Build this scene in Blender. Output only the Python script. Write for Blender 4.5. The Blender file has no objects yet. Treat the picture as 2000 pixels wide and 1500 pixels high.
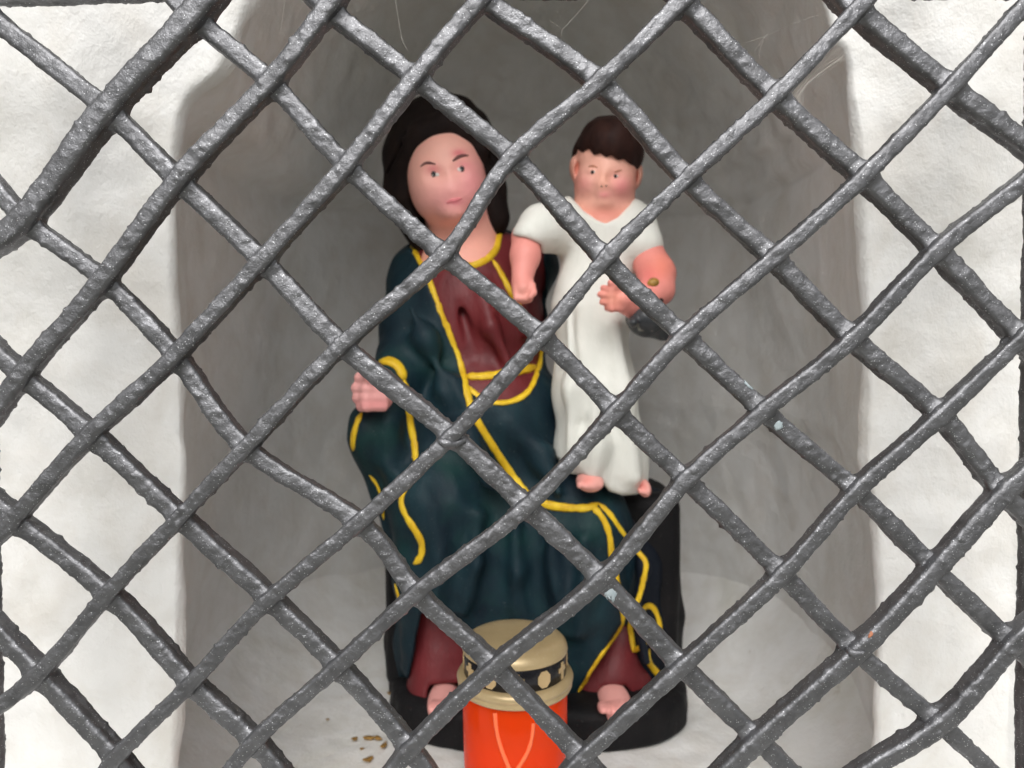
import bpy, bmesh, math, random
import numpy as np
from mathutils import Vector, noise as mnoise
from mathutils.bvhtree import BVHTree

random.seed(7); rng = np.random.default_rng(7)
scene = bpy.context.scene
COL = scene.collection

# ------------------------------------------------------------------ camera
FPX, PITCH, CAMZ = 1400.0, math.radians(3.0), 1.45      # focal length in 2000-px pixels
CAM = Vector((0, 0, CAMZ))
cam = bpy.data.cameras.new('camera'); camo = bpy.data.objects.new('camera', cam); COL.objects.link(camo)
cam.sensor_width = 36; cam.lens = 36 * FPX / 2000
camo.location = CAM; camo.rotation_euler = (math.pi / 2 - PITCH, 0, 0)
cam.clip_start = .01; cam.clip_end = 500
cam.dof.use_dof = True; cam.dof.focus_distance = .275; cam.dof.aperture_fstop = 12
scene.camera = camo
# ------------------------------------------------------------------ sky, sun, exposure
SUN_EL, SUN_ROT = math.radians(48), math.radians(187)
w = bpy.data.worlds.new('World'); scene.world = w; w.use_nodes = True
nt = w.node_tree; nt.nodes.clear()
sky = nt.nodes.new('ShaderNodeTexSky'); sky.sky_type = 'NISHITA'; sky.sun_disc = False
sky.sun_elevation = SUN_EL; sky.sun_rotation = SUN_ROT; sky.dust_density = 5; sky.ozone_density = .6
hs = nt.nodes.new('ShaderNodeHueSaturation'); hs.inputs['Saturation'].default_value = .22   # cloud cover
bg = nt.nodes.new('ShaderNodeBackground'); bg.inputs['Strength'].default_value = .12
wo = nt.nodes.new('ShaderNodeOutputWorld')
nt.links.new(sky.outputs[0], hs.inputs['Color']); nt.links.new(hs.outputs[0], bg.inputs[0]); nt.links.new(bg.outputs[0], wo.inputs[0])
sl = bpy.data.lights.new('sun', 'SUN'); sl.energy = 1.5; sl.angle = math.radians(50); sl.color = (1, .985, .955)
so = bpy.data.objects.new('sun', sl); COL.objects.link(so)
sd = Vector((math.sin(SUN_ROT) * math.cos(SUN_EL), math.cos(SUN_ROT) * math.cos(SUN_EL), math.sin(SUN_EL)))
so.rotation_euler = sd.to_track_quat('Z', 'Y').to_euler(); so.location = (0, -2, 4)
scene.view_settings.view_transform = 'Standard'; scene.view_settings.look = 'None'
scene.view_settings.exposure = .37; scene.view_settings.gamma = 1
scene.render.engine = 'CYCLES'
scene.cycles.max_bounces = 8; scene.cycles.diffuse_bounces = 5

# ------------------------------------------------------------------ helpers
CP, SP = math.cos(PITCH), math.sin(PITCH)
def ray(px, py):
    u = (px - 1000) / FPX; v = (750 - py) / FPX
    return Vector((u, CP + v * SP, -SP + v * CP))
def at(px, py, Y):
    d = ray(px, py); return CAM + d * (Y / d.y)
def S(px, Y): return px * Y / FPX
def topx(X, Y, Z):
    zc = Z - CAMZ
    dep = Y * CP - zc * SP; up = Y * SP + zc * CP
    return 1000 + FPX * X / dep, 750 - FPX * up / dep

def lin(r, g, b):
    f = lambda c: (c / 255 / 12.92) if c / 255 <= .04045 else ((c / 255 + .055) / 1.055) ** 2.4
    return (f(r), f(g), f(b), 1)

def mesh_obj(name, verts, faces, mat=None, parent=None, smooth=True):
    me = bpy.data.meshes.new(name); me.from_pydata([tuple(v) for v in verts], [], [tuple(f) for f in faces]); me.update()
    if smooth: me.polygons.foreach_set('use_smooth', [True] * len(me.polygons))
    o = bpy.data.objects.new(name, me); COL.objects.link(o)
    if mat: me.materials.append(mat)
    if parent: o.parent = parent; o.matrix_parent_inverse = pinv(parent)
    return o
def pinv(p):
    from mathutils import Matrix
    m = Matrix.Translation(p.location) if p.parent is None else Matrix.Identity(4)
    q = p
    if p.parent is not None:
        m = Matrix.Translation(Vector((0, 0, 0)))
    return m.inverted()
def empty(name, loc):
    o = bpy.data.objects.new(name, None); o.location = loc; COL.objects.link(o); o.empty_display_size = .02
    return o
def tag(o, label=None, cat=None, group=None, kind=None):
    if label: o['label'] = label
    if cat: o['category'] = cat
    if group: o['group'] = group
    if kind: o['kind'] = kind
    return o

# ------------------------------------------------------------------ materials
class Mat:
    def __init__(s, name):
        s.m = bpy.data.materials.new(name); s.m.use_nodes = True
        s.t = s.m.node_tree; s.b = s.t.nodes['Principled BSDF']; s.out = s.t.nodes['Material Output']
        s.tc = s.t.nodes.new('ShaderNodeTexCoord'); s.bump_prev = None
    def n(s, kind, **kw):
        x = s.t.nodes.new(kind)
        for k, v in kw.items():
            if k in x.inputs: x.inputs[k].default_value = v
            else: setattr(x, k, v)
        return x
    def link(s, a, b): s.t.links.new(a, b)
    def vec(s, sc=(1, 1, 1)):
        mp = s.n('ShaderNodeMapping'); mp.inputs['Scale'].default_value = sc
        s.link(s.tc.outputs['Object'], mp.inputs['Vector']); return mp.outputs[0]
    def noise(s, scale, detail=4, rough=.55, sc=(1, 1, 1), dist=0):
        x = s.n('ShaderNodeTexNoise'); x.inputs['Scale'].default_value = scale; x.inputs['Detail'].default_value = detail
        x.inputs['Roughness'].default_value = rough; x.inputs['Distortion'].default_value = dist
        s.link(s.vec(sc), x.inputs['Vector']); return x.outputs['Fac']
    def ramp(s, fac, stops):
        r = s.n('ShaderNodeValToRGB'); s.link(fac, r.inputs[0]); e = r.color_ramp.elements
        while len(e) < len(stops): e.new(.5)
        for k, (p, c) in enumerate(stops):
            e[k].position = p; e[k].color = c if len(c) == 4 else (*c, 1)
        return r.outputs[0]
    def mix(s, fac, a, b, mode='MIX'):
        x = s.n('ShaderNodeMix'); x.data_type = 'RGBA'; x.blend_type = mode
        for sock, v in ((x.inputs[0], fac), (x.inputs[6], a), (x.inputs[7], b)):
            if hasattr(v, 'is_output'): s.link(v, sock)
            else: sock.default_value = v
        return x.outputs[2]
    def bump(s, h, strength, dist):
        x = s.n('ShaderNodeBump'); x.inputs['Strength'].default_value = strength; x.inputs['Distance'].default_value = dist
        s.link(h, x.inputs['Height'])
        if s.bump_prev: s.link(s.bump_prev, x.inputs['Normal'])
        s.bump_prev = x.outputs[0]; s.link(x.outputs[0], s.b.inputs['Normal'])
    def set(s, **kw):
        for k, v in kw.items():
            sock = s.b.inputs[k.replace('_', ' ')]
            if hasattr(v, 'is_output'): s.link(v, sock)
            else: sock.default_value = v
        return s

def make_plaster(name, dirt):
    m = Mat(name)
    c = m.ramp(m.noise(9, 3, .6), [(.3, (.74, .738, .722)), (.7, (.81, .808, .795))])
    c = m.mix(m.ramp(m.noise(26, 4, .65, (1, 1, .75)), [(.52, (0, 0, 0)), (.8, (1, 1, 1))]), c, (.68, .67, .63, 1))
    c = m.mix(m.ramp(m.noise(38, 3, .6, (1, 1, .8), .4), [(.42, (0, 0, 0)), (.75, (.55, .55, .55))]), c, (.62, .585, .53, 1))
    if dirt:
        f = m.ramp(m.noise(14, 4, .7, (1, 1, 1), .6), [(.5, (0, 0, 0)), (.72, (.35, .35, .35))])
        c = m.mix(f, c, (.60, .60, .50, 1))
        f = m.ramp(m.noise(70, 4, .7), [(.66, (0, 0, 0)), (.78, (.5, .5, .5))])
        c = m.mix(f, c, (.30, .24, .14, 1))
    m.set(Base_Color=c, Roughness=.78)
    m.bump(m.noise(75, 4, .7, (1, 1, .8)), .42, .0035)
    m.bump(m.noise(500, 2, .6), .3, .0005)
    return m.m
M = {}
M['plaster'] = make_plaster('plaster', False)
M['floor'] = make_plaster('floor_plaster', True)

def make_iron():
    m = Mat('iron_paint')
    nz = m.noise(90, 4, .65)
    base = m.ramp(nz, [(.3, (.115, .116, .122)), (.7, (.195, .198, .209))])
    vo = m.n('ShaderNodeTexVoronoi'); vo.inputs['Scale'].default_value = 3000; m.link(m.vec(), vo.inputs['Vector'])
    sep = m.n('ShaderNodeSeparateColor'); m.link(vo.outputs['Color'], sep.inputs[0])
    fl = m.ramp(sep.outputs[0], [(.97, (0, 0, 0)), (.995, (1, 1, 1))])
    base = m.mix(fl, base, (.52, .53, .55, 1))
    m.set(Base_Color=base, Metallic=.82, Roughness=m.ramp(nz, [(.3, (.50,) * 3), (.7, (.37,) * 3)]))
    m.bump(m.noise(330, 4, .7), .46, .0012)
    m.bump(sep.outputs[1], .22, .00016)        # every flake has its own slant
    return m.m
M['iron'] = make_iron()

def make_paint(name, dark, light, rough=.58, scale=60, spec=.3, streak=(1, 1, .4), extra=None, bump=.5, dust=0):
    m = Mat(name)
    c = m.ramp(m.noise(scale, 5, .6, streak), [(.3, dark), (.72, light)])
    if extra: c = m.mix(m.ramp(m.noise(extra[1], 4, .6), [(extra[2], (0, 0, 0)), (extra[2] + .18, (1, 1, 1))]), c, extra[0])
    if dust: c = m.mix(m.ramp(m.noise(650, 2, .6), [(.68, (0, 0, 0)), (.80, (dust,) * 3)]), c, (.30, .30, .28, 1))
    m.set(Base_Color=c, Roughness=rough); m.b.inputs['Specular IOR Level'].default_value = spec
    m.bump(m.noise(190, 4, .68, streak), bump, .0014)
    return m.m
M['navy'] = make_paint('navy_paint', (.004, .012, .021), (.009, .033, .043), .58, 40, .22, extra=((.008, .036, .036, 1), 22, .52), dust=.35)
M['navy_dark'] = make_paint('dark_navy_paint', (.004, .006, .011), (.009, .013, .021), .58, 60, .18, dust=.25)
M['black'] = make_paint('black_paint', (.006, .006, .007), (.012, .011, .012), .6, 60, .15, dust=.3)
M['maroon'] = make_paint('maroon_paint', (.095, .011, .014), (.17, .024, .028), .48, 60, .3, dust=.15)
M['gold'] = make_paint('gold_paint', (.62, .36, .012), (.85, .60, .030), .45, 160)
M['hair'] = make_paint('dark_brown_paint', (.008, .005, .005), (.020, .012, .010), .7, 120, .15)
M['child_hair'] = make_paint('reddish_brown_paint', (.016, .006, .005), (.042, .016, .012), .65, 120, .2)
M['white'] = make_paint('white_paint', (.66, .67, .62), (.77, .77, .72), .65, 50, .25)
M['orb'] = make_paint('grey_black_paint', (.02, .022, .026), (.06, .065, .07), .35, 90, extra=((.45, .42, .34, 1), 120, .6))
M['eye_dark'] = make_paint('eye_paint', (.012, .012, .014), (.03, .03, .03), .35)
M['eye_white'] = make_paint('eye_white_paint', (.7, .66, .62), (.8, .76, .72), .4)
M['brow'] = make_paint('brow_paint', (.12, .055, .05), (.2, .09, .08), .5)
M['brow_light'] = make_paint('brow_light_paint', (.48, .20, .12), (.55, .24, .15), .5)
M['pink'] = make_paint('pink_paint', (.72, .20, .22), (.78, .25, .27), .5)
M['chip'] = make_paint('chip_paint', (.015, .013, .012), (.45, .25, .04), .4, 240)

def make_skin():
    m = Mat('skin_paint')
    at_ = m.n('ShaderNodeAttribute'); at_.attribute_name = 'paint'
    c = m.mix(.35, at_.outputs['Color'], m.ramp(m.noise(70, 4, .6), [(.3, (.80, .80, .80)), (.7, (1.0, 1.0, 1.0))]), 'MULTIPLY')
    m.set(Base_Color=c, Roughness=.5); m.b.inputs['Specular IOR Level'].default_value = .35
    m.bump(m.noise(200, 3, .65), .35, .001)
    return m.m
M['skin'] = make_skin()

def make_lid():
    m = Mat('lid_plastic')
    c = m.ramp(m.noise(50, 4, .6), [(.3, (.44, .33, .175)), (.7, (.52, .40, .22))])
    c = m.mix(m.ramp(m.noise(900, 2), [(.66, (0, 0, 0)), (.72, (.4, .4, .4))]), c, (.55, .5, .4, 1))
    m.set(Base_Color=c, Roughness=.3, Metallic=.25); m.bump(m.noise(700, 2), .08, .0003)
    return m.m
M['lid'] = make_lid()
M['band'] = make_paint('band_print', (.006, .006, .009), (.010, .010, .013), .25)
M['emblem'] = make_paint('emblem_print', (.48, .34, .17), (.55, .40, .21), .32)
def make_jar():
    m = Mat('red_plastic')
    m.set(Base_Color=(1, .085, .006, 1), Roughness=.16); m.b.inputs['Specular IOR Level'].default_value = .3
    tr = m.n('ShaderNodeBsdfTranslucent'); tr.inputs[0].default_value = (1.0, .15, .0, 1)
    mx = m.n('ShaderNodeMixShader'); mx.inputs[0].default_value = .5
    m.link(m.b.outputs[0], mx.inputs[1]); m.link(tr.outputs[0], mx.inputs[2]); m.link(mx.outputs[0], m.out.inputs[0])
    return m.m
M['jar'] = make_jar()
M['wax'] = make_paint('orange_wax', (.95, .16, .012), (1, .20, .02), .4)
M['pale_line'] = make_paint('pale_orange', (.95, .17, .06), (1, .21, .08), .4)  # slightly paler orange for the V lines on the jar
M['seed'] = make_paint('dry_seed', (.16, .085, .02), (.42, .25, .07), .6, 300)
M['web'] = make_paint('cobweb_silk', (.55, .52, .47), (.66, .62, .57), .5)
M['ground'] = make_paint('gravel', (.13, .13, .105), (.20, .20, .165), .9, 12)
M['patina'] = make_paint('pale_primer', (.20, .25, .27), (.42, .48, .50), .5, 300)
M['rust'] = make_paint('rust_paint', (.22, .07, .03), (.45, .20, .12), .7, 400)

# ------------------------------------------------------------------ setting: ground and shrine wall with niche
def fbm(p, s, o=3):
    return mnoise.fractal(Vector(p) * s, 1.0, 2.0, o)
def catmull(pts, step):
    pts = [Vector(p) for p in pts]; out = []
    P = [2 * pts[0] - pts[1]] + pts + [2 * pts[-1] - pts[-2]]
    for i in range(1, len(P) - 2):
        n = max(1, int(math.ceil((P[i + 1] - P[i]).length / step)))
        for k in range(n):
            t = k / n; a, b, c, d = P[i - 1], P[i], P[i + 1], P[i + 2]
            out.append(.5 * ((2 * b) + (c - a) * t + (2 * a - 5 * b + 4 * c - d) * t * t + (3 * b - a - 3 * c + d) * t ** 3))
    out.append(pts[-1]); return out

ZF = at(1000, 1475, .447).z            # niche floor level
YJ = .335                              # plane of the jamb face
YB = .72                               # deepest point of the apse
ZS = CAMZ + .125                       # spring line of the vault
edge_px = [(345, 1960), (345, 1750), (340, 1560), (345, 1400), (350, 1240), (352, 1100), (360, 940), (358, 800), (352, 690), (340, 600), (337, 500),
           (337, 400), (341, 300), (350, 225), (378, 178), (430, 135), (458, 70), (486, 0), (512, -90), (550, -190), (620, -330), (740, -470), (880, -540), (1030, -560),
           (1190, -540), (1340, -470), (1460, -360), (1545, -210), (1596, -60), (1618, 20), (1632, 75), (1655, 105), (1662, 180), (1676, 260), (1683, 350),
           (1686, 470), (1690, 600), (1695, 760), (1692, 860), (1690, 900), (1702, 960), (1712, 1060), (1718, 1180), (1714, 1290), (1712, 1400), (1716, 1560), (1716, 1750), (1716, 1960)]
edge = catmull([at(x, y, YJ) for x, y in edge_px], .0032)
XC = (edge[0].x + edge[-1].x) / 2
rows = []
NT = 110
for k in range(NT, -1, -1):                            # hollow behind the jambs, from deep to the edge
    r = []
    for e in edge:                                     # bulges behind the jambs, most of all near the floor
        lowf = min(1, max(0, (e.z - (ZF + .03)) / .30)); t0 = math.radians(-40 + 6 * lowf)
        t = t0 + (math.pi / 2 - t0) * (k / NT) ** 1.15
        yy = (math.sin(t) - math.sin(t0)) / (1 - math.sin(t0)); ww = math.cos(t) / math.cos(t0); hh = max(0, math.cos(max(t, 0))) ** .9
        if k == NT: ww = hh = 0
        groz = 1 + .06 * (1 - math.exp(-yy / .05))
        x = XC + (e.x - XC) * ww
        z = e.z if e.z < ZS else ZS + (e.z - ZS) * hh * groz
        r.append(Vector((x, YJ + .006 + (YB - YJ - .006) * yy, z)))
    rows.append(r)
n_in = len(rows)
XL, XR, ZT = -.252, .2385, CAMZ + .47
def outer(e, i):
    u = i / (len(edge) - 1)
    if e.z < CAMZ + .06: return Vector((XL if i < len(edge) / 2 else XR, YJ, e.z))
    a = math.atan2(e.z - (CAMZ + .06), e.x - XC)
    cx, sx = math.cos(a), math.sin(a); hx = (XR - XC) if cx > 0 else (XC - XL); hz = ZT - (CAMZ + .06)
    k = 1 / max((abs(cx / hx) ** 5 + abs(sx / hz) ** 5) ** .2, 1e-6)
    return Vector((XC + cx * k, YJ, CAMZ + .06 + sx * k))
outs = [outer(e, i) for i, e in enumerate(edge)]
for k in range(1, 5):                                  # rounded arris
    a = math.pi / 2 * k / 4; rad = .0028; r = []
    for e, o in zip(edge, outs):
        d = (o - e).normalized(); r.append(e + d * (rad * (1 - math.cos(a))) + Vector((0, .006 - .006 * math.sin(a), 0)))
    rows.append(r)
NF = 34
for k in range(1, NF + 1):
    f = k / NF; rows.append([e + (o - e).normalized() * (.0028 + ((o - e).length - .0028) * f) for e, o in zip(edge, outs)])
for k in range(1, 9):                                  # outer reveal, splayed, towards the viewer
    f = k / 8
    rows.append([o + (o - Vector((XC, o.y, min(o.z, CAMZ + .06)))).normalized() * (.020 * f + .012 * math.sin(f * math.pi / 2)) - Vector((0, .125 * f ** 1.3, 0)) for o in outs])
for sc in (.03, .2, .9):                               # facade round the opening
    rows.append([p + (p - Vector((XC, p.y, min(p.z, CAMZ + .06)))).normalized() * sc for p in rows[-1]])
NR, NC = len(rows), len(edge)
A = np.array([[tuple(v) for v in r] for r in rows])
gu = np.gradient(A, axis=0); gv = np.gradient(A, axis=1)
Nn = np.cross(gu, gv); Nn /= (np.linalg.norm(Nn, axis=2, keepdims=True) + 1e-12)
if Nn[NR // 2 + 40, NC // 8, 1] > 0: Nn = -Nn          # jamb face looks at the viewer
for i in range(NR):
    for j in range(NC):
        p = A[i, j]; q = (p[0], p[1], p[2] * .8)
        d = (.0020 if i < n_in else .0030) * fbm(q, 20, 3) + .0009 * fbm((p[0] + 5, p[1], p[2]), 60, 3)
        if i < 2: d = 0
        if i < n_in:
            if p[2] > ZS - .02: d += .0030 * fbm((p[0] + 2, p[1], p[2] * 1.3), 34, 3) * min(1, (p[2] - ZS + .02) / .04)
            d += .006 * mnoise.noise(Vector((p[0] * 6, p[1] * 6, p[2] * 9 + 3)))
            d += -.006 * math.exp(-((p[2] - (ZS - .012) - .006 * mnoise.noise(Vector((p[0] * 14, 2, 0)))) / .007) ** 2) * min(1, (n_in - i) / 30)
        elif i < n_in + 6: d *= .8
        A[i, j] += Nn[i, j] * d
        if i >= n_in + 4:                              # the jamb leans out towards the top
            f_ = min(1, (i - n_in - 4) / 16); f_ = f_ * f_ * (3 - 2 * f_)
            A[i, j, 1] -= .16 * f_ * min(.10, max(0, p[2] - (CAMZ + .01)))
faces = [(i * NC + j, i * NC + j + 1, (i + 1) * NC + j + 1, (i + 1) * NC + j) for i in range(NR - 1) for j in range(NC - 1)]
wall = mesh_obj('shrine_wall', A.reshape(-1, 3), faces, M['plaster']); tag(wall, kind='structure')
# niche floor: plaster, rises softly towards the back wall
nx, ny = 150, 150; v = []
for j in range(ny):
    for i in range(nx):
        X = -.30 + .60 * i / (nx - 1); Y = .19 + .66 * j / (ny - 1)
        e = math.sqrt((abs(X - XC) / .215) ** 2.4 + (max(0, Y - YJ) / (YB - YJ)) ** 2.6)
        z = ZF + .0016 * fbm((X, Y, 0), 25, 3) + .0008 * fbm((X, Y, 4), 90, 2) + .42 * max(0, e - .72) ** 2 * (1 if Y > YJ + .02 else max(0, (Y - YJ) / .02)) + .08 * max(0, Y - .5)
        v.append((X, Y, z))
floor_ob = mesh_obj('niche_floor', v, [(j * nx + i, j * nx + i + 1, (j + 1) * nx + i + 1, (j + 1) * nx + i) for j in range(ny - 1) for i in range(nx - 1)], M['floor'])
tag(floor_ob, kind='structure')
g = mesh_obj('ground', [(-60, -60, 0), (60, -60, 0), (60, 60, 0), (-60, 60, 0)], [(0, 1, 2, 3)], M['ground']); tag(g, kind='structure')

# ------------------------------------------------------------------ signed-distance sculpting
class Field:
    def __init__(s, lo, hi, h):
        s.lo = np.array(lo, float); s.h = h
        s.n = np.maximum(2, np.ceil((np.array(hi) - s.lo) / h).astype(int) + 1)
        s.F = np.full(s.n, 1.0, np.float32)
    def sub(s, blo, bhi):
        a = np.clip(np.floor((np.array(blo) - s.lo) / s.h).astype(int), 0, s.n); b = np.clip(np.ceil((np.array(bhi) - s.lo) / s.h).astype(int) + 1, 0, s.n)
        sl_ = tuple(slice(i, max(i, j)) for i, j in zip(a, b))
        ax = [(s.lo[k] + s.h * np.arange(a[k], max(a[k], b[k]))).astype(np.float32) for k in range(3)]
        return sl_, ax[0][:, None, None], ax[1][None, :, None], ax[2][None, None, :]
    def _smin(s, a, b, k):
        if k <= 0: return np.minimum(a, b)
        hh = np.maximum(k - np.abs(a - b), 0) / k
        return np.minimum(a, b) - hh * hh * k * .25
    def add(s, fn, blo, bhi, k=.004):
        m = k + 2 * s.h
        sl_, X, Y, Z = s.sub(np.array(blo) - m, np.array(bhi) + m)
        if 0 in s.F[sl_].shape: return s
        s.F[sl_] = s._smin(s.F[sl_], fn(X, Y, Z).astype(np.float32), k); return s
    def cut(s, fn, blo, bhi, k=.002):
        m = k + 2 * s.h
        sl_, X, Y, Z = s.sub(np.array(blo) - m, np.array(bhi) + m)
        if 0 in s.F[sl_].shape: return s
        s.F[sl_] = -s._smin(-s.F[sl_], fn(X, Y, Z).astype(np.float32), k); return s
    # primitives given as (px, py, Y)
    def ell(s, p, rx, ry, rz, k=.004, rot=0, cut=False):
        c = at(*p); r = np.array([S(rx, p[2]), rz, S(ry, p[2])]); ca, sa = math.cos(rot), math.sin(rot)
        def fn(X, Y, Z):
            x, y, z = X - c.x, Y - c.y, Z - c.z
            x, z = x * ca + z * sa, -x * sa + z * ca
            k0 = np.sqrt((x / r[0]) ** 2 + (y / r[1]) ** 2 + (z / r[2]) ** 2); k1 = np.sqrt((x / r[0] ** 2) ** 2 + (y / r[1] ** 2) ** 2 + (z / r[2] ** 2) ** 2) + 1e-9
            return k0 * (k0 - 1) / k1
        R = max(r[0], r[2]); lo = (c.x - R, c.y - r[1], c.z - R); hi = (c.x + R, c.y + r[1], c.z + R)
        return (s.cut if cut else s.add)(fn, lo, hi, k)
    def cap(s, pts, k=.004, cut=False, flat=1.0):
        """chain of tapered capsules; pts (px,py,Y,r_px); flat squeezes in depth"""
        Q = [(at(p[0], p[1], p[2]), S(p[3], p[2])) for p in pts]
        for (a, ra), (b, rb) in zip(Q[:-1], Q[1:]):
            d = b - a; d2 = Vector((d.x, d.y / flat, d.z)); L = max(d2.length_squared, 1e-10)
            def fn(X, Y, Z):
                x, y, z = X - a.x, (Y - a.y) / flat, Z - a.z
                t = np.clip((x * d2.x + y * d2.y + z * d2.z) / L, 0, 1)
                return (np.sqrt((x - t * d2.x) ** 2 + (y - t * d2.y) ** 2 + (z - t * d2.z) ** 2) - (ra + (rb - ra) * t)) * min(1, flat)
            R = max(ra, rb) * max(1, flat)
            lo = [min(a[i], b[i]) - R for i in range(3)]; hi = [max(a[i], b[i]) + R for i in range(3)]
            (s.cut if cut else s.add)(fn, lo, hi, k)
        return s
    def box(s, lo, hi, rad, k=.003):
        c = (np.array(lo) + np.array(hi)) / 2; e = (np.array(hi) - np.array(lo)) / 2 - rad
        def fn(X, Y, Z):
            qx, qy, qz = np.abs(X - c[0]) - e[0], np.abs(Y - c[1]) - e[1], np.abs(Z - c[2]) - e[2]
            return np.sqrt(np.maximum(qx, 0) ** 2 + np.maximum(qy, 0) ** 2 + np.maximum(qz, 0) ** 2) + np.minimum(np.maximum(np.maximum(qx, qy), qz), 0) - rad
        return s.add(fn, lo, hi, k)
    def poly(s, pts, y0, y1, k=.0015, keep=False):
        """cut a prism (outline as seen from the front) between depths y0 and y1"""
        P = np.array(pts, float); ym = (y0 + y1) / 2
        lo = [min(at(p[0], p[1], y).x for p in pts for y in (y0, y1)), y0, min(at(p[0], p[1], y).z for p in pts for y in (y0, y1))]
        hi = [max(at(p[0], p[1], y).x for p in pts for y in (y0, y1)), y1, max(at(p[0], p[1], y).z for p in pts for y in (y0, y1))]
        def fn(X, Y, Z):
            px, py = topx(X + 0 * Z + 0 * Y, Y + 0 * X + 0 * Z, Z + 0 * X + 0 * Y)
            d = np.full(px.shape, 1e9, np.float32); ins = np.zeros(px.shape, bool)
            for a, b in zip(P, np.roll(P, -1, 0)):
                ex, ey = b - a; wx, wy = px - a[0], py - a[1]
                t = np.clip((wx * ex + wy * ey) / (ex * ex + ey * ey + 1e-9), 0, 1)
                d = np.minimum(d, (wx - ex * t) ** 2 + (wy - ey * t) ** 2)
                ins ^= ((a[1] > py) != (b[1] > py)) & (px < (b[0] - a[0]) * (py - a[1]) / (b[1] - a[1] + 1e-12) + a[0])
            d = np.sqrt(d) * np.where(ins, -1, 1) * ym / FPX
            return np.maximum(d, np.maximum(Y - y1, y0 - Y))
        return s.cut(fn, lo, hi, k)
    def disp(s, amp, freq, seed=0):
        X = (s.lo[0] + s.h * np.arange(s.n[0]))[:, None, None]; Y = (s.lo[1] + s.h * np.arange(s.n[1]))[None, :, None]; Z = (s.lo[2] + s.h * np.arange(s.n[2]))[None, None, :]
        r = np.random.default_rng(seed); D = 0
        for k in range(5):
            a = r.normal(size=3) * freq; D = D + np.sin(a[0] * X + a[1] * Y + a[2] * Z + r.uniform(0, 6.28))
        s.F += (amp * D / 3).astype(np.float32); return s
    def mesh(s):
        F = s.F; sg = F < 0; h = s.h
        c = [(i, j, k) for i in (0, 1) for j in (0, 1) for k in (0, 1)]
        sh = tuple(x - 1 for x in F.shape)
        vw = lambda G, o: G[o[0]:o[0] + sh[0], o[1]:o[1] + sh[1], o[2]:o[2] + sh[2]]
        cnt = sum(vw(sg, o).astype(np.int8) for o in c)
        mask = (cnt > 0) & (cnt < 8); idx = np.argwhere(mask)
        ids = np.full(sh, -1, np.int64); ids[mask] = np.arange(len(idx))
        vals = {o: vw(F, o)[mask].astype(float) for o in c}
        pos = np.zeros((len(idx), 3)); num = np.zeros(len(idx))
        for a in c:
            for ax in range(3):
                if a[ax] == 0:
                    b = list(a); b[ax] = 1; b = tuple(b); va, vb = vals[a], vals[b]
                    m = (va < 0) != (vb < 0); t = np.where(m, va / np.where(m, va - vb, 1), 0)
                    p = np.array(a, float)[None, :] + t[:, None] * (np.array(b) - np.array(a))[None, :]
                    pos[m] += p[m]; num[m] += 1
        V = s.lo + h * (idx + pos / num[:, None])
        Q = []
        for ax in range(3):
            o = [1 if k != ax else 0 for k in range(3)]
            n = list(F.shape); n[ax] -= 1
            lo_ = tuple(slice(1, n[k] - 1) if k != ax else slice(0, n[k]) for k in range(3))
            hi_ = tuple(slice(1, n[k] - 1) if k != ax else slice(1, n[k] + 1) for k in range(3))
            s0, s1 = sg[lo_], sg[hi_]; E = np.argwhere(s0 != s1)
            if len(E) == 0: continue
            fl = s0[s0 != s1]
            u, v_ = [k for k in range(3) if k != ax]
            base = E.copy(); base[:, u] += 1; base[:, v_] += 1
            def cid(du, dv):
                q = base.copy(); q[:, u] += du; q[:, v_] += dv; return ids[q[:, 0], q[:, 1], q[:, 2]]
            q = np.stack([cid(-1, -1), cid(0, -1), cid(0, 0), cid(-1, 0)], 1)
            flip = fl if ax != 1 else ~fl
            q[~flip] = q[~flip][:, ::-1]; Q.append(q)
        Q = np.concatenate(Q); Q = Q[(Q >= 0).all(1)]
        # one light relaxation
        acc = np.zeros_like(V); nb = np.zeros(len(V))
        for a, b in ((0, 1), (1, 2), (2, 3), (3, 0)):
            np.add.at(acc, Q[:, a], V[Q[:, b]]); np.add.at(nb, Q[:, a], 1)
        V = V * .45 + .55 * acc / np.maximum(nb, 1)[:, None]
        return V, Q
    def build(s, name, mat, parent):
        V, Q = s.mesh(); me = bpy.data.meshes.new(name)
        me.vertices.add(len(V)); me.vertices.foreach_set('co', V.ravel().astype(np.float32))
        me.loops.add(len(Q) * 4); me.loops.foreach_set('vertex_index', Q.ravel().astype(np.int32))
        me.polygons.add(len(Q)); me.polygons.foreach_set('loop_start', np.arange(len(Q), dtype=np.int32) * 4)
        me.polygons.foreach_set('use_smooth', np.ones(len(Q), bool)); me.update(calc_edges=True); me.validate()
        me.materials.append(mat)
        o = bpy.data.objects.new(name, me); COL.objects.link(o); o.parent = parent; o.matrix_parent_inverse = pinv(parent)
        BV.append((BVHTree.FromPolygons([tuple(x) for x in V], [tuple(x) for x in Q.tolist()]), o))
        return o
BV = []
def bounds(x0, y0, x1, y1, Y0, Y1):
    P = [at(x, y, Y) for x in (x0, x1) for y in (y0, y1) for Y in (Y0, Y1)]
    return [min(p[i] for p in P) for i in range(3)], [max(p[i] for p in P) for i in range(3)]
def fld(x0, y0, x1, y1, Y0, Y1, h): return Field(*bounds(x0, y0, x1, y1, Y0, Y1), h)
def hit(px, py, only=None):
    best = None
    for bv, o in BV:
        if only and o not in only: continue
        r = bv.ray_cast(CAM, ray(px, py).normalized())
        if r[0] is not None and (best is None or r[3] < best[3]): best = (r[0], r[1], o, r[3])
    return best
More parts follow.
